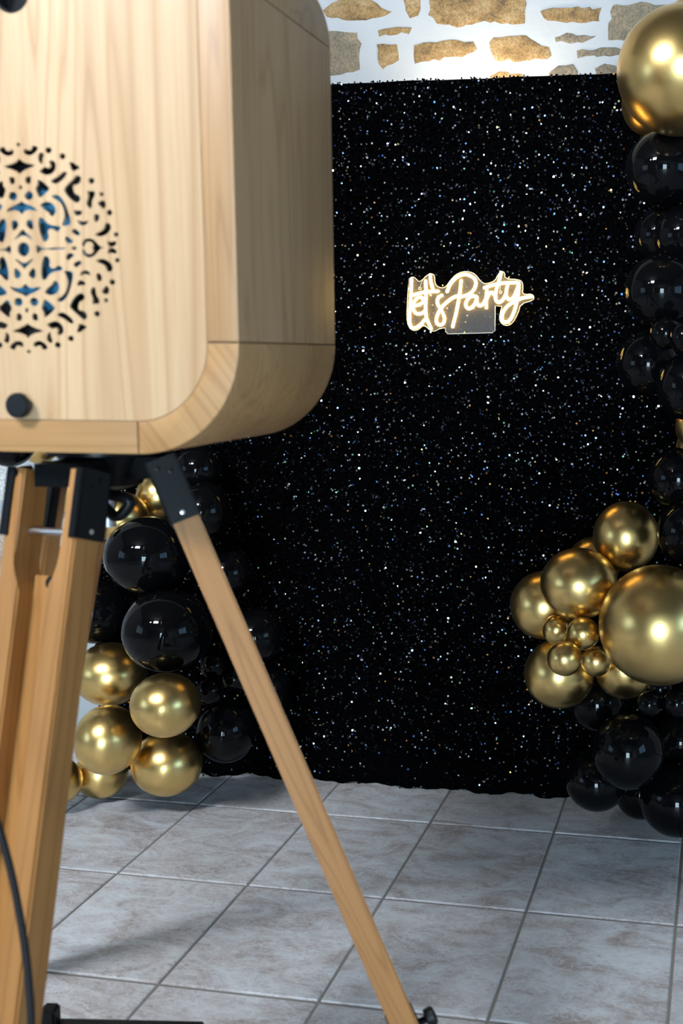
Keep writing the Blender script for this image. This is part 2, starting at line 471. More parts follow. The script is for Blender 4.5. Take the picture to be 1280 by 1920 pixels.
traced = [   # outlines measured in a 1.829x enlargement of the photo whose left edge is x = 580
    ('stone_gold', [(45, 40), (80, 5), (200, -12), (280, 45), (235, 62), (150, 68), (60, 58)]),
    ('stone_gold', [(328, -40), (384, -40), (375, 50), (345, 62), (325, 40)]),
    ('stone_gold', [(412, -60), (742, -60), (742, 75), (690, 88), (600, 70), (500, 92), (440, 80), (410, 50)]),
    ('stone_gold', [(792, 35), (900, 25), (995, 32), (988, 72), (900, 78), (800, 65)]),
    ('stone_grey', [(1035, 20), (1110, 10), (1290, 15), (1290, 100), (1180, 140), (1080, 143), (1025, 135), (1030, 80)]),
    ('stone_grey', [(-60, 100), (160, 108), (175, 150), (170, 240), (110, 258), (-60, 262)]),
    ('stone_gold', [(237, 105), (280, 95), (355, 98), (340, 112), (240, 122)]),
    ('stone_gold', [(232, 153), (300, 153), (303, 205), (250, 240), (238, 215)]),
    ('stone_gold', [(358, 160), (390, 142), (560, 140), (572, 165), (560, 185), (480, 200), (410, 205), (365, 222), (358, 195)]),
    ('stone_gold', [(615, 140), (680, 122), (760, 128), (820, 165), (830, 195), (740, 212), (640, 205), (618, 185)]),
    ('stone_grey', [(840, 128), (880, 115), (980, 122), (960, 138), (890, 148), (845, 140)]),
    ('stone_grey', [(912, 175), (1000, 168), (1065, 165), (1090, 185), (990, 192), (915, 195)]),
    ('stone_grey', [(820, 248), (850, 228), (900, 222), (915, 240), (915, 275), (815, 275)]),
    ('stone_grey', [(980, 235), (1010, 222), (1045, 225), (1060, 245), (1050, 275), (985, 275)]),
    ('stone_gold', [(615, 258), (650, 248), (720, 250), (740, 262), (735, 300), (615, 300)]),
]
for mat, pl in traced:
    stone([wall_sz(580 + x / 1.829, y / 1.829) for x, y in pl], random.uniform(.002, .005), mat)
for mat, pl in (('stone_granite', [(-60, 868), (90, 872), (84, 940), (-55, 938)]), ('stone_rust', [(-70, 962), (95, 966), (88, 1052), (20, 1068), (-65, 1060)]),
                ('stone_granite', [(-60, 1085), (100, 1092), (95, 1190), (-60, 1180)]), ('stone_grey', [(-65, 1205), (95, 1215), (90, 1300), (-50, 1310)])):
    stone([wall_sz(x, y) for x, y in pl], .004, mat)
z = 0.03
row = 0
while z < CEIL - 0.12:
    h = random.uniform(.10, .20)
    s = -2.4 + random.uniform(0, .15)
    while s < 2.4:
        w = random.uniform(.14, .42)
        m0, m1 = s, s + w
        covered = (m0 > -0.55 and m1 < 1.3 and z + h < 1.95)                # wholly behind the backdrop
        overlap = (m1 > -0.42 and m0 < 0.98 and z + h > 2.02 and z < 2.48) or (m1 > -1.95 and m0 < -1.10 and z + h > 0.15 and z < 0.98)
        if not covered and not overlap:
            j = lambda a: random.uniform(-a, a)
            pl = [(m0 + j(.02), z + j(.015)), ((m0 + m1) / 2 + j(.04), z + j(.012)), (m1 + j(.02), z + j(.015)), (m1 + j(.02), z + h * .55 + j(.02)),
                  (m1 - .02 + j(.02), z + h + j(.015)), ((m0 + m1) / 2 + j(.04), z + h + j(.012)), (m0 + j(.02), z + h + j(.015)), (m0 + j(.015), z + h * .5)]
            stone(pl, random.uniform(.01, .02), random.choice(['stone_gold', 'stone_grey', 'stone_grey', 'stone_rust', 'stone_granite']))
        s += w + random.uniform(.03, .08)
    z += h + random.uniform(.03, .06)
    row += 1

# the rest of the room, behind the camera
V = Vector
def slab_with_holes(name, origin, ax, ay, size, holes, th, mat, label):
    """flat slab in the ax/ay plane with rectangular openings, thickened along -(ax x ay)"""
    xs = sorted({0, size[0]} | {h[0] for h in holes} | {h[1] for h in holes}); ys = sorted({0, size[1]} | {h[2] for h in holes} | {h[3] for h in holes})
    nn = ax.cross(ay); bm = bmesh.new()
    for x0, x1 in zip(xs, xs[1:]):
        for y0, y1 in zip(ys, ys[1:]):
            if any(h[0] <= x0 and x1 <= h[1] and h[2] <= y0 and y1 <= h[3] for h in holes): continue
            q = [origin + ax * x + ay * y for x, y in ((x0, y0), (x1, y0), (x1, y1), (x0, y1))]
            add_prism(bm, q, [p - nn * th for p in q])
    bmesh.ops.remove_doubles(bm, verts=bm.verts, dist=1e-5)
    return tag(link(name, mesh_of(bm), M[mat]), label, kind='structure')
def window(name, origin, ax, ay, h, th, pane, nx, ny, label):
    """frame, bars and daylight-lit panes in an opening of the slab above"""
    nn = ax.cross(ay); fw = 0.05
    root = tag(empty(name, origin + ax * h[0] + ay * h[2]), label, kind='structure')
    org = -root.location
    def bar(nm, x0, x1, y0, y1, z0, z1, mat):
        q = [origin + org + ax * x + ay * y for x, y in ((x0, y0), (x1, y0), (x1, y1), (x0, y1))]
        bm = bmesh.new(); add_prism(bm, [p - nn * z0 for p in q], [p - nn * z1 for p in q])
        return link(nm, mesh_of(bm), M[mat], root)
    x0, x1, y0, y1 = h
    for k in range(nx + 1):
        x = x0 + (x1 - x0 - fw) * k / nx; bar('frame_bar', x, x + fw, y0, y1, .02, .08, 'frame_paint')
    for k in range(ny + 1):
        y = y0 + (y1 - y0 - fw) * k / ny; bar('frame_bar', x0 + fw, x1 - fw, y, y + fw, .025, .075, 'frame_paint')
    for a in range(nx):
        for c in range(ny):
            u0 = x0 + (x1 - x0 - fw) * a / nx + fw; u1 = x0 + (x1 - x0 - fw) * (a + 1) / nx
            v0 = y0 + (y1 - y0 - fw) * c / ny + fw; v1 = y0 + (y1 - y0 - fw) * (c + 1) / ny
            bar('pane', u0, u1, v0, v1, .05, .054, pane)
# high ceiling over the backdrop end, a lower one behind, and the bulkhead between them with two high windows
BY, LOWC = -3.6, 2.75
slab_with_holes('ceiling', V((XL, BY, CEIL)), V((1, 0, 0)), V((0, 1, 0)), (XR - XL, 4.8), [], -0.12, 'dark_ceiling', 'dark high ceiling over the backdrop end')
slab_with_holes('trim_1', V((XL, YR, LOWC)), V((1, 0, 0)), V((0, 1, 0)), (XR - XL, BY - YR), [], -0.12, 'dark_ceiling', 'dark lower ceiling of the rear of the hall')
bh = [(XR + 0.02, XR + 0.97, 0.22, 0.92), (XR + 1.30, XR + 1.70, 0.32, 0.70)]
slab_with_holes('wall_bulkhead', V((XR, BY, LOWC)), V((-1, 0, 0)), V((0, 0, 1)), (XR - XL, CEIL - LOWC + .1), bh, 0.12, 'dark_ceiling', 'bulkhead with two high windows')
for i, h in enumerate(bh):
    window('window_%d' % (i + 1), V((XR, BY, LOWC)), V((-1, 0, 0)), V((0, 0, 1)), h, .12, 'skylight_pane', 1, 1, 'high window letting daylight in')
slab_with_holes('wall_rear', V((XR, YR, -0.05)), V((-1, 0, 0)), V((0, 0, 1)), (XR - XL, CEIL + .1), [(XR - 2.8, XR - 1.1, 0.05, 2.25)], 0.2, 'room_wall', 'plain rear wall with glazed doors')
window('door_1', V((XR, YR, -0.05)), V((-1, 0, 0)), V((0, 0, 1)), (XR - 2.8, XR - 1.1, 0.05, 2.25), .2, 'door_pane', 2, 2, 'glazed double doors letting daylight in')
slab_with_holes('wall_left', V((XL, YR, -0.05)), V((0, 1, 0)), V((0, 0, 1)), (10.0, CEIL + .1), [(4.2, 6.4, 0.9, 2.3)], 0.2, 'room_wall', 'plastered wall on the left of the hall')
window('window_3', V((XL, YR, -0.05)), V((0, 1, 0)), V((0, 0, 1)), (4.2, 6.4, 0.9, 2.3), .2, 'left_fill_pane', 3, 1, 'unseen window added in the left wall for pale blue reflections')  # added glowing panes, for the pale blue side of the balloons
slab_with_holes('wall_right', V((XR, 1.0, -0.05)), V((0, -1, 0)), V((0, 0, 1)), (10.0, CEIL + .1), [(2.6, 4.6, 0.9, 2.3)], 0.2, 'room_wall', 'plastered wall on the right of the hall')
window('window_4', V((XR, 1.0, -0.05)), V((0, -1, 0)), V((0, 0, 1)), (2.6, 4.6, 0.9, 2.3), .2, 'right_fill_pane', 3, 1, 'unseen window added in the right wall as cool fill light')  # added glowing panes, to cool and brighten the booth's right side

# lamp behind the backdrop that washes the stone wall
ld = bpy.data.lights.new('wall_washer', 'SPOT'); ld.energy = 13; ld.color = (1.0, 0.84, 0.60); ld.shadow_soft_size = 0.07; ld.spot_size = math.radians(150); ld.spot_blend = 0.8
lo = bpy.data.objects.new('wall_washer', ld); COL.objects.link(lo); lo.location = bpt(0.24, 1.97, -0.19)
lo.rotation_euler = (bpt(0.22, 2.30, -WALL_GAP) - bpt(0.24, 1.97, -0.19)).to_track_quat('-Z', 'Y').to_euler()

# ------------------------------------------------------------------ sequin backdrop
S0, S1, ZT = -0.96, 1.16, 2.064
backdrop = empty('sequin_backdrop', bpt((S0 + S1) / 2, 0))
backdrop.rotation_euler = (0, 0, BA)
tag(backdrop, 'tall black sequin curtain backdrop hung before the stone wall', 'backdrop')
SM = (S0 + S1) / 2                           # local: x along the cloth, -y towards the room
def fold(s, z):
    """how far the cloth bulges towards the room"""
    f = 0.0035 * np.sin(s * 19 + 1.5 * np.sin(z * 1.3 + .4)) + 0.002 * np.sin(s * 41 + z * 2.1 + 1) + 0.006 * np.sin(s * 5.1 + z * 1.1)
    f = f + 0.0015 * np.sin(z * 33 + s * 7) + 0.0008 * np.sin(z * 71 - s * 23)
    low = np.clip((0.13 - z) / 0.13, 0, 1)
    return f + 0.010 * low ** 2 * np.sin(s * 30) - 0.006 * np.sin(low * math.pi)
def hem(s):
    return 0.003 + 0.003 * np.sin(s * 37) + 0.003 * np.sin(s * 91 + 1)
nx, nz = 180, 200
sg = np.linspace(S0, S1, nx); tg = np.linspace(0, 1, nz)
verts = []
for t in tg:
    for s in sg:
        zb = float(hem(s)); zz = zb + (ZT - zb) * t
        verts.append((s - SM, -float(fold(s, zz)), zz))
faces = [(j * nx + i, j * nx + i + 1, (j + 1) * nx + i + 1, (j + 1) * nx + i) for j in range(nz - 1) for i in range(nx - 1)]
me = bpy.data.meshes.new('cloth'); me.from_pydata(verts, [], faces)
for p in me.polygons: p.use_smooth = True
cloth = link('cloth', me, M['backdrop_cloth'], backdrop)
md = cloth.modifiers.new('thickness', 'SOLIDIFY'); md.thickness = 0.003; md.offset = -1.0
NS = 80000
s = rng.uniform(S0, S1, NS); z = ZT * rng.uniform(0, 1, NS) + 0.003
keep = rng.uniform(0, 1, NS) < np.where(z < 0.10, 0.35, 1.0)
s, z = s[keep], z[keep]; NS = len(s)
h = 1e-3
nxv = (fold(s + h, z) - fold(s - h, z)) / (2 * h); nzv = (fold(s, z + h) - fold(s, z - h)) / (2 * h)
nrm = np.stack([-nxv * -1 * -1, -np.ones(NS), -nzv], 1)
nrm = np.stack([-nxv, -np.ones(NS), -nzv], 1)
nrm += rng.normal(0, 0.26, (NS, 3)) * np.array([1, 0, 1])
nrm /= np.linalg.norm(nrm, axis=1, keepdims=True)
ref = np.array([0, 0, 1.0]); u = np.cross(ref, nrm); u /= np.linalg.norm(u, axis=1, keepdims=True); w = np.cross(nrm, u)
cen = np.stack([s - SM, -(fold(s, z) + 0.0022 + rng.uniform(0, .002, NS)), z], 1)
rad = rng.uniform(0.0022, 0.0034, NS)
K = 6
ang = rng.uniform(0, 6.28, NS)
vv = np.empty((NS, K, 3))
for k in range(K):
    a = ang + 2 * math.pi * k / K
    vv[:, k] = cen + (u * np.cos(a)[:, None] + w * np.sin(a)[:, None]) * rad[:, None]
me = bpy.data.meshes.new('sequins')
me.vertices.add(NS * K); me.loops.add(NS * K); me.polygons.add(NS)
me.vertices.foreach_set('co', vv.reshape(-1).astype(np.float32))
me.loops.foreach_set('vertex_index', np.arange(NS * K, dtype=np.int32))
me.polygons.foreach_set('loop_start', np.arange(0, NS * K, K, dtype=np.int32))
me.polygons.foreach_set('loop_total', np.full(NS, K, dtype=np.int32))
me.update(calc_edges=True)
tag(link('sequins', me, M['sequin'], backdrop), 'glittering black and iridescent sequins', kind='stuff')
for sx in (S0 + .02, S1 - .02):
    bm = bmesh.new(); add_tube(bm, [(sx - SM, 0.035, 0.0), (sx - SM, 0.036, 2.035)], 0.016, 14)
    link('stand_pole', mesh_of(bm, True), M['black_metal'], backdrop)
    bm = bmesh.new(); add_box(bm, (sx - SM - .06, 0.0, 0.0), (sx - SM + .06, 0.30, 0.006)); link('stand_base', mesh_of(bm), M['black_metal'], backdrop)
bm = bmesh.new(); add_tube(bm, [(S0 - SM, 0.036, 2.042), (S1 - SM, 0.036, 2.042)], 0.014, 14)
link('crossbar', mesh_of(bm, True), M['black_metal'], backdrop)

# ------------------------------------------------------------------ neon sign
SGD = 0.030                                                      # face of the acrylic in front of the cloth
sgp = B0 + NB * SGD
def sign_local(px, py, d=0.0):
    p = hit(740 + px / 4.5714, 490 + py / 4.5714, sgp, NB) - SIGN0
    return Vector((p.dot(E1), -d, p.z))
SIGN0 = hit(872, 625, sgp, NB)
sign = empty('neon_sign', SIGN0, BA)
tag(sign, "glowing warm white neon sign reading let's Party on the sequin backdrop", 'neon sign')
plate_pts = [(122, 150), (150, 132), (180, 145), (205, 178), (235, 160), (290, 108), (320, 105), (342, 125), (345, 190), (370, 220), (410, 230), (440, 215), (475, 165), (520, 115), (580, 88), (640, 88), (690, 110), (730, 165), (765, 192), (800, 190), (860, 165), (885, 110), (915, 85), (942, 95), (945, 150), (1050, 155), (1090, 170), (1100, 215), (1092, 275), (1130, 285), (1165, 278), (1195, 300), (1188, 335), (1080, 365), (1055, 450), (1010, 530), (965, 555), (920, 540), (895, 500), (905, 430), (920, 385)]
square = [(860, 382), (858, 598), (842, 600), (840, 612), (450, 622), (447, 608), (435, 605), (432, 570)]
plate_pts2 = [(385, 578), (345, 600), (310, 598), (270, 560), (240, 550), (200, 590), (150, 595), (112, 550), (102, 480), (108, 330), (115, 220)]
out = chaikin(plate_pts, 1, False) + square + chaikin(plate_pts2, 1, False)
loc2 = [sign_local(x, y) for x, y in out]
cu = bpy.data.curves.new('plate', 'CURVE'); cu.dimensions = '2D'; cu.fill_mode = 'BOTH'; cu.extrude = 0.0025
sp = cu.splines.new('POLY'); sp.points.add(len(loc2) - 1); sp.use_cyclic_u = True
for p, q in zip(sp.points, loc2): p.co = (q.x, q.z, 0, 1)
def curve_to_mesh(cu):
    """filled flat curve -> mesh standing upright in x/z (its thickness along y)"""
    tmp = bpy.data.objects.new('tmp_curve', cu); COL.objects.link(tmp)
    bpy.context.view_layer.update()
    dg = bpy.context.evaluated_depsgraph_get()
    me = bpy.data.meshes.new_from_object(tmp.evaluated_get(dg))
    bpy.data.objects.remove(tmp); bpy.data.curves.remove(cu)
    me.transform(Matrix.Rotation(math.radians(90), 4, 'X'))
    me.materials.clear()
    return me
plate = link('acrylic_plate', curve_to_mesh(cu), M['acrylic'], sign); tag(plate, 'clear acrylic backing plate, edges coloured pale for the neon glow')
bm = bmesh.new(); add_tube(bm, [p + Vector((0, -0.0005, 0)) for p in loc2], 0.0013, 6, closed=True)
link('edge_glow_rim', mesh_of(bm, True), M['acrylic_edge_glow'], plate)
letters = [
    ('letter_l', [[(148, 152), (142, 290), (133, 420), (132, 515), (145, 562), (178, 572), (222, 545), (262, 500)]]),
    ('letter_e', [[(168, 382), (215, 372), (248, 345), (238, 314), (205, 312), (172, 345), (160, 400), (185, 445), (225, 450), (262, 428)]]),
    ('letter_t', [[(268, 170), (272, 280), (268, 390), (275, 480), (298, 540), (316, 578)], [(158, 292), (230, 271), (300, 262), (375, 258)]]),
    ('apostrophe', [[(308, 118), (312, 170), (330, 236)]]),
    ('letter_s', [[(405, 292), (374, 318), (370, 362), (400, 418), (428, 478), (422, 528), (392, 547), (362, 525), (365, 475), (395, 410), (440, 360), (498, 315), (545, 298)]]),
    ('letter_p', [[(572, 168), (560, 280), (532, 430), (500, 560)], [(452, 260), (475, 205), (520, 150), (580, 117), (640, 120), (690, 155), (697, 205), (668, 260), (620, 292), (560, 306)]]),
    ('letter_a', [[(698, 302), (660, 300), (622, 335), (612, 380), (637, 406), (675, 385), (700, 340), (706, 302), (706, 350), (725, 380), (755, 372), (778, 335)]]),
    ('letter_r', [[(792, 252), (786, 330), (788, 398)], [(786, 335), (808, 286), (836, 268), (852, 285)]]),
    ('letter_t', [[(914, 98), (892, 180), (868, 270), (869, 330), (895, 353), (930, 328), (958, 275)], [(772, 228), (840, 205), (930, 188), (1050, 182)]]),
    ('letter_y', [[(968, 205), (956, 285), (976, 325), (1015, 315), (1045, 255), (1066, 190)], [(1066, 192), (1058, 290), (1035, 400), (1000, 488), (960, 522), (926, 508), (926, 450), (965, 388), (1030, 345), (1100, 315), (1178, 303)]]),
]
for nm, strokes in letters:
    bm = bmesh.new()
    for st in strokes:
        pts = catmull([sign_local(x, y, 0.0075) for x, y in st], 6)
        n = len(pts)
        add_tube(bm, pts, 0.0044, 10)
        for q in (pts[0], pts[-1]): bmesh.ops.create_uvsphere(bm, u_segments=10, v_segments=6, radius=0.0044, matrix=Matrix.Translation(q))
    link(nm, mesh_of(bm, True), M['neon'], sign)
for kx, ky, tx, ty in ((216, 232, 262, 128), (908, 266, 915, 190)):
    c = sign_local(kx, ky, 0.004); bm = bmesh.new()
    add_tube(bm, [c + Vector((math.cos(a) * .0036, 0, math.sin(a) * .0036)) for a in [i * math.pi / 6 for i in range(12)]], 0.0009, 6, closed=True)
    k = link('keyhole_hanger', mesh_of(bm, True), M['clear_wire'], sign)
    bm = bmesh.new(); add_tube(bm, catmull([c, sign_local((kx + tx) / 2 - 8, (ky + ty) / 2, .003), sign_local(tx, ty, .003)], 4), 0.0005, 5)
    link('hanging_wire', mesh_of(bm, True), M['clear_wire'], k)

# ------------------------------------------------------------------ balloons
def balloon_meshes():
    prof = []
    for i in range(25):
        t = math.pi * i / 24 * 0.965
        r, hh = math.sin(t), -math.cos(t)
        if hh > 0: hh *= 1.05 + 0.05 * hh
        prof.append((r if i else 0.0, hh))
    prof += [(0.075, 1.13), (0.05, 1.17)]
    out = {}
    for k in ('gold', 'black'):
        bm = bmesh.new(); add_lathe(bm, prof, (0, 0, 0), (0, 1, 0), 44); me = mesh_of(bm, True, 'balloon'); me.materials.append(M[k])
        bm = bmesh.new(); add_lathe(bm, [(0.0, 1.15), (0.075, 1.16), (0.085, 1.19), (0.05, 1.215), (0.07, 1.25), (0.115, 1.28), (0.10, 1.285), (0.0, 1.27)], (0, 0, 0), (0, 1, 0), 14); kn = mesh_of(bm, True, 'knot'); kn.materials.append(M[k])
        out[k] = (me, kn)
    return out
BM = balloon_meshes()
balloons = [
    ('g', (1.378, 0.119, 2.127), 0.0831, 0.0831, 'gold balloon peeking out above and behind the largest top gold balloon'),
    ('g', (1.356, -0.153, 1.967), 0.1481, 0.1481, 'largest gold balloon of the right garland top, above the black balloons'),
    ('g', (1.278, 0.147, 1.954), 0.0837, 0.0837, 'gold balloon tucked between the largest top gold balloon and the sequins'),
    ('b', (1.318, -0.028, 1.763), 0.0968, 0.0928, 'uppermost shiny black balloon, just below the largest top gold balloon'),
    ('b', (1.305, 0.147, 1.619), 0.0734, 0.0706, 'dim black balloon pressed against the sequins, below the uppermost black balloon'),
    ('b', (1.373, -0.030, 1.598), 0.0784, 0.0758, 'black balloon cut by the photo edge, in front of a dim black balloon'),
    ('b', (1.321, -0.107, 1.459), 0.0916, 0.0890, 'large black balloon just above the two tiny black balloons of the right garland'),
    ('b', (1.337, -0.184, 1.355), 0.0397, 0.0397, 'left one of two tiny black balloons half way down the right garland'),
    ('b', (1.386, -0.251, 1.344), 0.0374, 0.0374, 'right one of two tiny black balloons half way down the right garland'),
    ('b', (1.287, -0.033, 1.281), 0.0799, 0.0813, 'black balloon sticking out furthest left in the upper right garland'),
    ('b', (1.400, -0.151, 1.228), 0.0856, 0.0843, 'black balloon at the photo edge directly below the two tiny black ones'),
    ('g', (1.421, -0.050, 1.124), 0.0619, 0.0592, 'upper of two gold slivers at the right edge between black balloons'),
    ('g', (1.425, 0.090, 1.062), 0.0677, 0.0649, 'lower of two gold slivers at the right edge between black balloons'),
    ('b', (1.369, -0.051, 0.992), 0.0787, 0.0787, 'black balloon below the gold slivers at the right edge'),
    ('b', (1.402, -0.151, 0.871), 0.0804, 0.0791, 'black balloon at the right edge touching the topmost gold of the lower cluster'),
    ('g', (1.237, -0.020, 0.834), 0.0863, 0.0919, 'topmost gold balloon of the lower right gold cluster'),
    ('g', (1.127, -0.120, 0.724), 0.0996, 0.0914, 'medium gold balloon above the four tiny gold balloons'),
    ('g', (1.140, 0.114, 0.736), 0.0733, 0.0733, 'gold balloon almost hidden behind the two upper golds of the lower right cluster'),
    ('g', (1.017, 0.021, 0.633), 0.0923, 0.0923, 'leftmost gold balloon of the lower right cluster'),
    ('g', (1.063, -0.006, 0.453), 0.0948, 0.0934, 'lowest gold balloon of the right garland, behind the tiny gold ones'),
    ('g', (1.337, -0.232, 0.651), 0.1470, 0.1470, 'huge gold balloon at the right edge beside the four tiny gold balloons'),
    ('g', (1.236, 0.015, 0.471), 0.0800, 0.0815, 'gold balloon peeping out underneath the huge gold balloon'),
    ('g', (1.068, -0.100, 0.595), 0.0374, 0.0402, 'upper left one of the four tiny gold balloons'),
    ('g', (1.147, -0.196, 0.612), 0.0414, 0.0414, 'upper right one of the four tiny gold balloons'),
    ('g', (1.109, -0.251, 0.560), 0.0435, 0.0435, 'lower left one of the four tiny gold balloons'),
    ('g', (1.171, -0.096, 0.516), 0.0401, 0.0401, 'lower right one of the four tiny gold balloons'),
    ('b', (1.157, 0.095, 0.347), 0.0799, 0.0799, 'dim black balloon just below the lowest gold balloon of the right garland'),
    ('b', (1.336, -0.080, 0.448), 0.0317, 0.0317, 'tiny black balloon right under the huge gold balloon, topmost of three'),
    ('b', (1.312, -0.133, 0.421), 0.0326, 0.0326, 'tiny black balloon below the huge gold one, left of a second tiny black'),
    ('b', (1.381, -0.138, 0.429), 0.0365, 0.0365, 'tiny black balloon at the right edge below the huge gold balloon'),
    ('b', (1.384, 0.149, 0.237), 0.0745, 0.0745, 'dim black balloon at the right edge behind the bottom black cluster'),
    ('b', (1.257, -0.098, 0.281), 0.0945, 0.1000, 'large black balloon in front, below the tiny black balloons at lower right'),
    ('b', (1.167, -0.004, 0.158), 0.0839, 0.0810, 'bottom left black balloon of the right garland, low over the tiles'),
    ('b', (1.277, 0.138, 0.081), 0.0722, 0.0752, 'dark black balloon squeezed between the two lowest black balloons at right'),
    ('b', (1.382, 0.006, 0.118), 0.0989, 0.0989, 'black balloon nearest the floor at the bottom right corner'),
    ('g', (-0.207, 0.008, 0.840), 0.0766, 0.0750, 'gold balloon beside the black tripod bracket, top of the left garland'),
    ('g', (-0.149, 0.133, 0.890), 0.0694, 0.0726, 'dim gold balloon seen between tripod head and right tripod leg'),
    ('b', (-0.074, -0.098, 0.752), 0.1212, 0.1094, 'upper of two large black balloons between the tripod legs'),
    ('b', (0.024, -0.197, 0.566), 0.1208, 0.1121, 'lower of two large black balloons between the tripod legs'),
    ('b', (-0.323, 0.048, 0.554), 0.0977, 0.0977, 'black balloon half hidden by the near tripod leg'),
    ('g', (-0.252, -0.015, 0.382), 0.1056, 0.0916, 'gold balloon beside the near leg, just below the large black balloons'),
    ('g', (0.061, -0.296, 0.392), 0.0911, 0.0841, 'right middle gold balloon of the left cluster, below the lower large black one'),
    ('g', (-0.152, -0.219, 0.258), 0.0891, 0.0950, 'gold balloon beside the near leg, second from the floor'),
    ('g', (-0.050, -0.083, 0.149), 0.1003, 0.0912, 'lowest right gold balloon of the left cluster, close above the tiles'),
    ('g', (-0.290, -0.021, 0.083), 0.0770, 0.0754, 'gold balloon under the others beside the near leg, close to the tiles'),
    ('g', (-0.351, -0.148, 0.099), 0.0654, 0.0654, 'gold balloon sliver just behind the near tripod leg at floor level'),
    ('b', (0.068, -0.009, 0.422), 0.0381, 0.0381, 'topmost of three tiny black balloons beside the right tripod leg'),
    ('b', (0.077, -0.061, 0.363), 0.0406, 0.0406, 'lowest of three tiny black balloons beside the right tripod leg'),
    ('b', (0.119, 0.028, 0.378), 0.0385, 0.0385, 'tiny black balloon half covered by the right tripod leg'),
    ('b', (0.090, 0.020, 0.223), 0.0882, 0.0929, 'medium black balloon below the three tiny black ones by the right leg'),
    ('b', (0.066, 0.120, 0.667), 0.0721, 0.0752, 'dim black balloon against the sequins, upper one right of the right leg'),
    ('b', (0.158, 0.102, 0.488), 0.0812, 0.0812, 'dim black balloon against the sequins, middle one right of the right leg'),
    ('b', (0.175, 0.122, 0.321), 0.0726, 0.0758, 'dim black balloon against the sequins, lowest one right of the right leg'),
    ('b', (-0.554, 0.012, 1.051), 0.0714, 0.0714, 'black balloon below the booth at the left photo edge, before grey stone'),
    ('g', (-0.535, 0.135, 1.032), 0.0546, 0.0546, 'small gold balloon below the booth behind the left tripod prong'),
    ('g', (-0.354, 0.041, 0.896), 0.0700, 0.0700, 'gold balloon seen through the fork of the near tripod leg'),
    ('b', (0.033, 0.047, 0.858), 0.0794, 0.0855, 'dark black balloon behind the black bracket of the right tripod leg'),
    ('b', (-0.025, 0.135, 0.971), 0.0719, 0.0719, 'dark black balloon just under the booth behind the right leg bracket'),
]
for k, loc, rx, rz, label in balloons:
    kind = 'gold' if k == 'g' else 'black'
    right = loc[0] > 0.7
    o = link('balloon', BM[kind][0]); o.location = loc; o.rotation_euler = (0, 0, BA)
    o.scale = (rx, (rx + rz) / 2 * 1.0, rz)
    tag(o, label, 'balloon', 'balloons of the right garland' if right else 'balloons of the left garland')
    link('knot', BM[kind][1], None, o)

# ------------------------------------------------------------------ wooden photo booth
P0 = Vector((0.8266, -1.5518, 0)); BXA = -0.014
booth = empty('photo_booth', P0 + Vector((0, 0, 1.166)), BXA)
tag(booth, 'pale wooden photo booth box with rounded corners and a fretwork rosette', 'photo booth')
BW, BH, BD, BR, TH = 0.638, 0.788, 0.395, 0.154, 0.046
# local: x from -BW (left) to 0 (right), y depth, z from 0 (bottom) to BH
SG = 0.0019
def bplate(name, loop, mat, y0=0.0, y1=BD, parent=booth):
    bm = bmesh.new(); add_prism(bm, [(x, y0, z) for x, z in loop], [(x, y1, z) for x, z in loop])
    me = mesh_of(bm)
    bm = bmesh.new(); bm.from_mesh(me)
    ed = [e_ for e_ in bm.edges if len(e_.link_faces) == 2 and e_.calc_face_angle(0) > 1.2 and abs(e_.verts[0].co.y - e_.verts[1].co.y) < 1e-6]
    bmesh.ops.bevel(bm, geom=ed, offset=0.0016, segments=2, affect='EDGES', profile=0.5)
    bm.to_mesh(me); bm.free()
    return link(name, smooth_angle(me, 25), M[mat], parent)
def arc(cx_, cz_, r, a0, a1, n=18):
    return [(cx_ + r * math.cos(math.radians(a0 + (a1 - a0) * i / n)), cz_ + r * math.sin(math.radians(a0 + (a1 - a0) * i / n))) for i in range(n + 1)]
bplate('side_board', [(-TH, BR + SG), (0, BR + SG), (0, BH - BR - SG), (-TH, BH - BR - SG)], 'ash_upright')
bplate('side_board', [(-BW, BR + SG), (-BW + TH, BR + SG), (-BW + TH, BH - BR - SG), (-BW, BH - BR - SG)], 'ash_upright')
bplate('bottom_board', [(-BW + BR + SG, 0), (-BR - SG, 0), (-BR - SG, TH), (-BW + BR + SG, TH)], 'ash_level')
bplate('top_board', [(-BW + BR + SG, BH - TH), (-BR - SG, BH - TH), (-BR - SG, BH), (-BW + BR + SG, BH)], 'ash_level')
for cx_, cz_, a0, mt in ((-BR, BR, -90, 'ash_bent_a'), (-BW + BR, BR, 180, 'ash_bent_b'), (-BR, BH - BR, 0, 'ash_bent_b'), (-BW + BR, BH - BR, 90, 'ash_bent_a')):
    bplate('corner_block', arc(cx_, cz_, BR, a0, a0 + 90) + arc(cx_, cz_, BR - TH, a0 + 90, a0), mt)
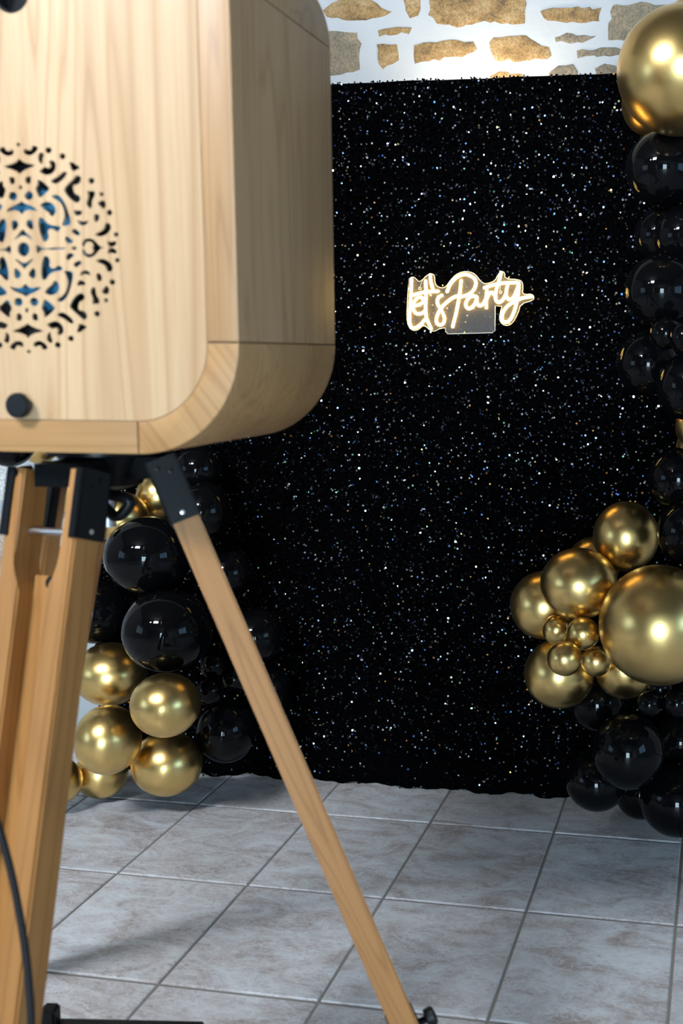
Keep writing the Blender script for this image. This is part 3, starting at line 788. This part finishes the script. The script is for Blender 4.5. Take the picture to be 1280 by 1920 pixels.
# fretwork: openings measured in a 4.085x enlargement, in a rosette of radius RG about (-0.319, 0.285)
RG = 0.1435; GX, GZ = -0.319, 0.285
EXB = Vector((math.cos(BXA), math.sin(BXA), 0)); EYB = Vector((-math.sin(BXA), math.cos(BXA), 0))
def gpt(x, y):
    """a point measured in a 9.142x enlargement (left edge x = 20, top y = 260) -> rosette coordinates in metres"""
    p = hit(20 + x / 9.142, 260 + y / 9.142, P0, EYB) - P0
    return (p.dot(EXB) - GX, p.z - 1.166 - GZ)
def grow(pl, d):
    n = len(pl); ar = sum(pl[i][0] * pl[(i + 1) % n][1] - pl[(i + 1) % n][0] * pl[i][1] for i in range(n)); sg = 1 if ar > 0 else -1
    out = []
    for i in range(n):
        a, b_, c_ = Vector(pl[i - 1]), Vector(pl[i]), Vector(pl[(i + 1) % n])
        e0 = (b_ - a).normalized(); e1 = (c_ - b_).normalized()
        nv = Vector((e0.y + e1.y, -(e0.x + e1.x))) * sg
        if nv.length < 1e-6: nv = Vector((e0.y, -e0.x)) * sg
        nv.normalize(); q = b_ + nv * d
        out.append((q.x, q.y))
    return out
def circ(x, y, r): return [(x + r * math.cos(a), y + r * math.sin(a) * 1.05) for a in [i * math.pi / 5 for i in range(10)]]
def R_(pl): return [(x + 914.2, y) for x, y in pl]            # measured in the neighbouring enlargement (left edge x = 120)
Q = [  # upper right quarter, mirrored four ways
    [(255, 690), (280, 655), (330, 655), (320, 690), (325, 740), (300, 765), (265, 750)],
    circ(305, 975, 58),
    [(460, 700), (520, 740), (580, 790), (650, 855), (590, 915), (530, 970), (490, 995), (460, 930), (430, 850), (465, 800), (470, 750)],
    [(235, 180), (280, 210), (320, 215), (360, 190), (370, 140), (410, 130), (450, 155), (420, 210), (370, 250), (310, 270), (250, 255), (230, 220)],
    [(480, 270), (520, 240), (550, 270), (530, 320), (520, 380), (530, 430), (500, 400), (475, 340)],
    [(490, 560), (540, 520), (570, 490), (610, 520), (660, 510), (690, 470), (680, 420), (660, 395), (690, 375), (740, 410), (755, 470), (730, 550), (670, 600), (590, 605)],
    [(690, 720), (740, 700), (810, 660), (870, 600), (920, 570), (945, 590), (910, 650), (850, 710), (780, 755), (720, 750)],
    R_([(85, 410), (140, 420), (190, 460), (260, 490), (200, 520), (140, 550), (120, 480)]),
    R_([(0, 865), (60, 800), (120, 740), (160, 700), (200, 645), (250, 640), (275, 690), (250, 750), (200, 770), (140, 780), (130, 850), (150, 930), (190, 970), (240, 980), (265, 1030), (230, 1085), (170, 1070), (100, 1010), (50, 950)]),
    [(700, 990), (760, 965), (830, 1000), (890, 1080), (930, 1170), (970, 1280), (1005, 1390), (1005, 1460), (940, 1480), (880, 1480), (912, 1420), (935, 1330), (920, 1210), (880, 1120), (820, 1050), (760, 1015)],
    [(490, 1360), (540, 1370), (580, 1430), (640, 1480), (720, 1508), (800, 1512), (840, 1520), (825, 1545), (790, 1585), (740, 1540), (680, 1525), (620, 1555), (612, 1620), (640, 1680), (600, 1740), (570, 1760), (530, 1680), (500, 1560), (485, 1450)],
    [(510, 1130), (570, 1100), (640, 1095), (710, 1130), (750, 1200), (745, 1270), (710, 1315), (675, 1300), (660, 1250), (600, 1220), (550, 1180)],
    [(265, 1460), (300, 1400), (350, 1400), (365, 1480), (360, 1560), (310, 1525)],
    R_([(395, 895), (430, 920), (480, 900), (515, 930), (490, 1000), (455, 1050), (460, 1130), (450, 1195), (410, 1150), (385, 1100), (420, 1030), (425, 960)]),
    R_([(580, 1115), (620, 1070), (670, 1070), (700, 1120), (680, 1180), (650, 1190), (630, 1140)]),
    R_(circ(770, 1265, 34)), R_(circ(460, 720, 36)), R_(circ(635, 950, 22)), R_(circ(885, 1640, 26)), circ(640, 195, 38), circ(880, 300, 36),
    R_([(530, 1300), (570, 1300), (590, 1350), (560, 1410), (525, 1420), (520, 1360)]),
    R_([(165, 1230), (220, 1250), (290, 1240), (285, 1280), (240, 1300), (190, 1300)]),
    R_([(220, 1390), (270, 1430), (330, 1440), (400, 1400), (380, 1450), (320, 1475), (260, 1460)]),
    R_([(530, 1640), (600, 1610), (660, 1580), (700, 1530), (700, 1470), (740, 1450), (785, 1490), (775, 1560), (720, 1620), (650, 1655), (580, 1660)]),
    R_([(730, 1760), (790, 1790), (850, 1765), (885, 1775), (860, 1820), (800, 1845), (760, 1820)]),
    R_([(130, 1590), (170, 1550), (220, 1590), (265, 1620), (240, 1650), (190, 1630)]),
    R_([(25, 1680), (60, 1700), (90, 1730), (150, 1750), (110, 1780), (60, 1780), (25, 1740)]),
]
Hh = [  # right halves of openings on the upright axis
    [(135, 345), (190, 390), (260, 420), (330, 432), (405, 445), (380, 475), (300, 505), (220, 545), (150, 592)],
    [(170, 1080), (240, 1112), (330, 1145), (400, 1180), (458, 1240), (380, 1228), (300, 1218), (240, 1238), (190, 1290)],
    [(195, 1562), (250, 1602), (310, 1662), (375, 1728), (300, 1700), (240, 1662), (200, 1652)],
    [(150, 792), (180, 810), (192, 832), (180, 860), (152, 870)],
    [(128, 70), (150, 80), (158, 100), (150, 118), (130, 125)],
]
Ww = [  # upper halves of openings on the level axis
    R_([(460, 1890), (492, 1850), (485, 1800), (440, 1762), (385, 1768), (357, 1800), (345, 1850), (310, 1845), (298, 1800), (320, 1750), (370, 1712), (430, 1705), (500, 1730), (560, 1790), (620, 1850), (690, 1890)]),
    R_([(118, 1890), (125, 1858), (165, 1842), (205, 1858), (212, 1890)]),
    [(428, 1890), (440, 1815), (480, 1832), (520, 1868), (620, 1880), (720, 1862), (800, 1868), (920, 1866), (922, 1890)],
]
GROW = 17.0
holes = []
for pl in Q:
    g = [gpt(*p) for p in chaikin(grow(pl, GROW), 1)]
    for fx in (1, -1):
        for fz in (1, -1): holes.append([(x * fx, z_ * fz) for x, z_ in g])
for pl in Hh:
    g = [gpt(*p) for p in pl]; g[0] = (0.0, g[0][1] + .0008); g[-1] = (0.0, g[-1][1] - .0008)
    full = g + [(-x, z_) for x, z_ in g[-2:0:-1]]
    for fz in (1, -1): holes.append([(x, z_ * fz) for x, z_ in full])
for pl in Ww:
    g = [gpt(*p) for p in pl]; g[0] = (g[0][0], 0.0); g[-1] = (g[-1][0], 0.0)
    full = g + [(x, -z_) for x, z_ in g[-2:0:-1]]
    for fx in (1, -1): holes.append([(x * fx, z_) for x, z_ in full])
holes.append([(math.cos(a) * .0092, math.sin(a) * .0098) for a in [i * math.pi / 8 for i in range(16)]])
holes = [[(GX + x, GZ + z_) for x, z_ in h_] for h_ in holes]
lens_c, lens_r = (-0.3184, 0.628), 0.0275
holes.append([(lens_c[0] + lens_r * math.cos(a), lens_c[1] + lens_r * math.sin(a)) for a in [i * math.pi / 14 for i in range(28)]])
g_ = 0.0009; ri = BR - TH - g_; x0, x1, z0, z1 = -BW + TH + g_, -TH - g_, TH + g_, BH - TH - g_
panel_loop = arc(x1 - ri, z0 + ri, ri, -90, 0) + arc(x1 - ri, z1 - ri, ri, 0, 90) + arc(x0 + ri, z1 - ri, ri, 90, 180) + arc(x0 + ri, z0 + ri, ri, 180, 270)
cu = bpy.data.curves.new('panel', 'CURVE'); cu.dimensions = '2D'; cu.fill_mode = 'BOTH'; cu.extrude = 0.0018
for lp in [panel_loop] + holes:
    sp = cu.splines.new('POLY'); sp.points.add(len(lp) - 1); sp.use_cyclic_u = True
    for p, q in zip(sp.points, lp): p.co = (q[0], q[1], 0, 1)
me = curve_to_mesh(cu); me.transform(Matrix.Translation((0, 0.0028, 0)))
panel = link('front_panel', me, M['ash_panel'], booth); tag(panel, 'pale wooden front panel pierced by a scrollwork rosette')
bm = bmesh.new(); add_prism(bm, [(x, BD - .014, z_) for x, z_ in panel_loop], [(x, BD - .002, z_) for x, z_ in panel_loop]); link('back_panel', mesh_of(bm), M['ash_panel'], booth)
bm = bmesh.new(); add_lathe(bm, [(0.0, 0.0), (0.086, 0.0), (0.088, 0.006), (0.0, 0.008)], (GX, 0.022, GZ), (0, 1, 0), 40)
tag(link('blue_lit_cloth', mesh_of(bm), M['blue_lit_cloth'], booth), 'speaker cloth behind the rosette, coloured teal for bluish light inside')
bm = bmesh.new(); add_lathe(bm, [(0.0, 0.0), (0.155, 0.0), (0.155, 0.006), (0.0, 0.006)], (GX, 0.042, GZ), (0, 1, 0), 40)
link('speaker_baffle', mesh_of(bm), M['inner_black'], booth)
bm = bmesh.new(); add_lathe(bm, [(0.0, 0.03), (0.0265, 0.03), (0.0265, 0.002), (0.024, 0.002), (0.024, 0.026), (0.0, 0.026)], (lens_c[0], 0.0, lens_c[1]), (0, 1, 0), 28)
tag(link('lens_port', mesh_of(bm), M['inner_black'], booth), 'round black port in the front panel')
bm = bmesh.new(); add_lathe(bm, [(0.010, 0.0), (0.010, -0.006), (0.0165, -0.007), (0.018, -0.010), (0.018, -0.016), (0.0155, -0.019), (0.0, -0.0195)], (-0.332, 0.001, 0.067), (0, 1, 0), 28)
tag(link('knob', smooth_angle(mesh_of(bm), 40), M['black_plastic'], booth), 'round black plastic knob')

# ------------------------------------------------------------------ tripod
HUB = Vector((0.8266, -1.5518, 0)) + Vector((math.cos(BXA), math.sin(BXA), 0)) * -0.319 + Vector((-math.sin(BXA), math.cos(BXA), 0)) * 0.198
tripod = empty('tripod', HUB)
tag(tripod, 'wooden tripod with black metal head carrying the photo booth', 'tripod')
def on_floor(x, y): return hit(x, y, Vector((0, 0, 0)), ZUP)
def lobj(name, bm, mat, parent, ang=None):
    me = mesh_of(bm)
    if ang: smooth_angle(me, ang)
    return link(name, me, M[mat], parent)
def make_leg(top, foot, face=None, hi_=0.0195, ho=0.0535, dp=0.021):
    A = top - HUB; F = foot - HUB
    ax = (F - A); LN = ax.length; ax.normalize()
    hor = Vector((F.x - A.x, F.y - A.y, 0)).normalized()
    t = Vector((hor.y, -hor.x, 0)); nn = t.cross(ax)
    if nn.dot(hor) < 0: nn = -nn; t = -t
    if face is not None:                                     # turned about its own axis so its flat side faces that way
        t = (face - ax * face.dot(ax)).normalized(); nn = t.cross(ax)
        if nn.dot(hor) < 0: nn = -nn; t = -t
    P = lambda a, s_, d: A + t * a + ax * s_ + nn * d
    bw = hi_ - .001
    bm = bmesh.new()
    for sg in (1, -1):
        q = ho - .024; cut = [(q, 0.0), (q, 0.125), (q * .9 + hi_ * .1, 0.14), (q * .62 + hi_ * .38, 0.155), (q * .25 + hi_ * .75, 0.168), (hi_, 0.182)]
        loop = [(ho, 0.0)] + cut + [(hi_, LN - .25), (hi_ + .004, LN - .02), (ho - .006, LN - .02), (ho, LN - .25)]
        f0 = [P(sg * a, s_, -dp) for a, s_ in loop]; f1 = [P(sg * a, s_, dp) for a, s_ in loop]
        add_prism(bm, f0, f1)
    me = mesh_of(bm)
    bm = bmesh.new(); bm.from_mesh(me)
    bmesh.ops.bevel(bm, geom=[e_ for e_ in bm.edges if len(e_.link_faces) == 2 and e_.calc_face_angle(0) > 1.2 and e_.calc_length() > .1], offset=0.003, segments=2, affect='EDGES')
    # grain runs along the leg: turn the mesh so local z is the leg axis
    rot = Matrix((t, nn, -ax)).transposed().to_4x4(); rot.translation = A
    bm.transform(rot.inverted()); bm.to_mesh(me); bm.free()
    leg = link('leg', smooth_angle(me, 30), M['beech'], tripod); leg.matrix_local = rot
    inv = rot.inverted()
    def sub(name, bm, mat, ang=None):
        bm.transform(inv); return lobj(name, bm, mat, leg, ang)
    bm = bmesh.new(); add_prism(bm, [P(a, .155, d) for a, d in ((-bw, -dp * .9), (bw, -dp * .9), (bw, -dp * .15), (-bw, -dp * .15))], [P(a, LN - .06, d) for a, d in ((-bw, -dp * .9), (bw, -dp * .9), (bw, -dp * .15), (-bw, -dp * .15))])
    sub('extension_board', bm, 'beech')
    for sg in (1, -1):
        bm = bmesh.new()
        for a0, a1, d0, d1 in ((ho, ho + .005, -dp - .004, dp + .004), (ho - .009, ho + .005, dp, dp + .004), (ho - .009, ho + .005, -dp - .004, -dp)):
            add_prism(bm, [P(sg * a, -.002, d) for a, d in ((a0, d0), (a1, d0), (a1, d1), (a0, d1))], [P(sg * a, .100, d) for a, d in ((a0, d0), (a1, d0), (a1, d1), (a0, d1))])
        br = sub('bracket', bm, 'black_metal')
        for s_, d in ((.012, -.009), (.022, .008), (.088, 0.0)):
            bm = bmesh.new(); add_lathe(bm, [(0.0038, 0.0), (0.0036, .002), (0.0, .003)], P(sg * (ho + .005), s_, d), t * sg, 10)
            bm.transform(inv); lobj('screw', bm, 'steel' if s_ > .05 else 'black_metal', br, 40)
    bm = bmesh.new(); add_tube(bm, [P(-ho + .024, .090, 0), P(ho - .024, .090, 0)], .0055, 14); sub('cross_rod', bm, 'steel', 40)
    bm = bmesh.new(); add_lathe(bm, [(0.009, 0), (0.011, .004), (0.010, .008), (0, .009)], P(-.012, .165, -dp * .15), nn, 18); sub('bolt', bm, 'black_metal', 40)
    bm = bmesh.new(); add_prism(bm, [P(a, LN - .08, d) for a, d in ((-.03, -.018), (.03, -.018), (.03, .018), (-.03, .018))], [P(a, LN - .004, d) for a, d in ((-.012, -.010), (.012, -.010), (.012, .010), (-.012, .010))]); sub('foot', bm, 'black_rubber')
    # clamp with a wing screw on the lower leg
    ks = LN - .255
    bm = bmesh.new(); add_prism(bm, [P(a, ks, d) for a, d in ((-ho - .003, -dp - .003), (ho + .003, -dp - .003), (ho + .003, dp + .003), (-ho - .003, dp + .003))], [P(a, ks + .03, d) for a, d in ((-ho - .003, -dp - .003), (ho + .003, -dp - .003), (ho + .003, dp + .003), (-ho - .003, dp + .003))])
    cl = sub('leg_clamp', bm, 'black_metal')
    bm = bmesh.new(); add_lathe(bm, [(0.006, 0), (0.006, .01), (0.015, .012), (0.016, .024), (0.012, .028), (0, .029)], P(0, ks + .015, dp + .003), nn, 18)
    bm.transform(inv); lobj('clamp_knob', bm, 'black_plastic', cl, 40)
    return P
near_top = CAM + ray(112, 884) * 1.745
right_top = CAM + ray(303, 868) * 1.87
near_foot = on_floor(-85, 2480)
right_foot = on_floor(869, 2180)
th_d = (on_floor(40, 1880) - HUB); th_d.z = 0
third_top = HUB + th_d.normalized() * 0.09 + Vector((0, 0, 1.120))
nax = (near_foot - near_top).normalized(); vw = CAM - (near_top * .6 + near_foot * .4); vw = (vw - nax * vw.dot(nax)).normalized()
nrm_ = max((Matrix.Rotation(math.radians(a), 3, nax) @ vw for a in (42, -42)), key=lambda v_: -v_.dot(RGT))
PN = make_leg(near_top, near_foot, nrm_.cross(nax), 0.0255, 0.0655, 0.027)
PR_ = make_leg(right_top, right_foot, ray(540, 1400))
make_leg(third_top, HUB + th_d.normalized() * .60)
# head: plate, column and the three hinge arms
hub_bm = bmesh.new(); add_lathe(hub_bm, [(0.0, 1.1655), (0.088, 1.1655), (0.092, 1.162), (0.092, 1.150), (0.075, 1.146), (0.060, 1.118), (0.055, 1.10), (0.030, 1.092), (0.0, 1.092)], (0, 0, 0), (0, 0, 1), 36)
hd = link('head', smooth_angle(mesh_of(hub_bm), 35), M['black_metal'], tripod); tag(hd, 'black metal tripod head')
for tp in (near_top, right_top, third_top):
    a = tp - HUB; dr = Vector((a.x, a.y, 0)).normalized(); tt = Vector((dr.y, -dr.x, 0))
    c0 = dr * .03; c1 = Vector((a.x, a.y, 0)) + dr * 0.012
    bm = bmesh.new()
    zl, zh = a.z - .022, min(a.z + .012, 1.164)
    add_prism(bm, [c0 + tt * -.034 + ZUP * zl, c0 + tt * .034 + ZUP * zl, c1 + tt * .034 + ZUP * zl, c1 + tt * -.034 + ZUP * zl], [c0 + tt * -.034 + ZUP * zh, c0 + tt * .034 + ZUP * zh, c1 + tt * .034 + ZUP * zh, c1 + tt * -.034 + ZUP * zh])
    lobj('hinge_arm', bm, 'black_metal', tripod)
# pan handle and centre hook below the head
bm = bmesh.new(); add_tube(bm, [(0, 0, 1.10), (0, 0, 1.03)], .011, 14); lobj('center_screw', bm, 'steel', tripod, 40)
h0 = CAM + ray(200, 955) * 1.80 - HUB; h1 = CAM + ray(242, 962) * 1.80 - HUB
bm = bmesh.new(); add_tube(bm, catmull([h0 + Vector((-.02, 0, .03)), h0, (h0 + h1) / 2 + Vector((0, 0, -.008)), h1 + Vector((0, 0, .012)), h1 + Vector((-.004, 0, .022)), h1 + Vector((-.03, 0, .028))], 5), .009, 10)
lobj('locking_lever', bm, 'black_metal', tripod, 50)
l0 = CAM + ray(24, 889) * 1.74 - HUB; l1 = CAM + ray(60, 880) * 1.76 - HUB
bm = bmesh.new(); add_tube(bm, [l0, l0 * .6 + l1 * .4, l1], [.006, .009, .007], 10); lobj('hinge_lever', bm, 'black_metal', tripod, 50)

# ------------------------------------------------------------------ cable and floor case
cp = [(-150, 1050, 1.50), (-110, 1250, 1.50), (-50, 1430, 1.49), (-8, 1535, 1.48), (17, 1620, 1.47), (34, 1700, 1.46), (47, 1778, 1.45), (55, 1856, 1.44), (58, 1930, 1.43), (52, 2060, 1.40), (30, 2250, 1.36)]
pts = [CAM + ray(x, y) * d for x, y, d in cp]
e0 = pts[-1]
pts = [Vector((pts[0].x - .04, pts[0].y + .05, 1.165))] + pts + [Vector((e0.x, e0.y + .01, .25)), Vector((e0.x + .02, e0.y + .03, .06)), Vector((e0.x + .06, e0.y + .10, .008)), Vector((e0.x + .0, e0.y + .22, .008)), Vector((e0.x - .12, e0.y + .26, .008))]
root = pts[-1]
bm = bmesh.new(); add_tube(bm, [p - root for p in catmull(pts, 6)], .0050, 10)
cab = link('power_cable', mesh_of(bm, True), M['black_rubber']); cab.location = root
tag(cab, 'thick black cable hanging down in front of the near tripod leg', 'cable')
q0 = hit(76, 1905, Vector((0, 0, .135)), ZUP)
case = empty('power_case', (q0.x, q0.y, 0), 0.16)
tag(case, 'black case on the tiles at the bottom edge beside the near tripod leg', 'case')
bm = bmesh.new(); add_box(bm, (0.0, -.26, 0), (.30, .0, .135))
bmesh.ops.bevel(bm, geom=bm.edges[:], offset=.006, segments=2, affect='EDGES')
link('case_body', smooth_angle(mesh_of(bm), 30), M['black_plastic'], case)
bm = bmesh.new(); add_box(bm, (-.002, -.262, .095), (.302, .002, .099)); link('lid_seam', mesh_of(bm), M['black_rubber'], case)
bm = bmesh.new(); add_box(bm, (.012, -.035, .133), (.040, -.004, .165)); bmesh.ops.bevel(bm, geom=bm.edges[:], offset=.004, segments=2, affect='EDGES')
link('plug', smooth_angle(mesh_of(bm), 30), M['black_rubber'], case)
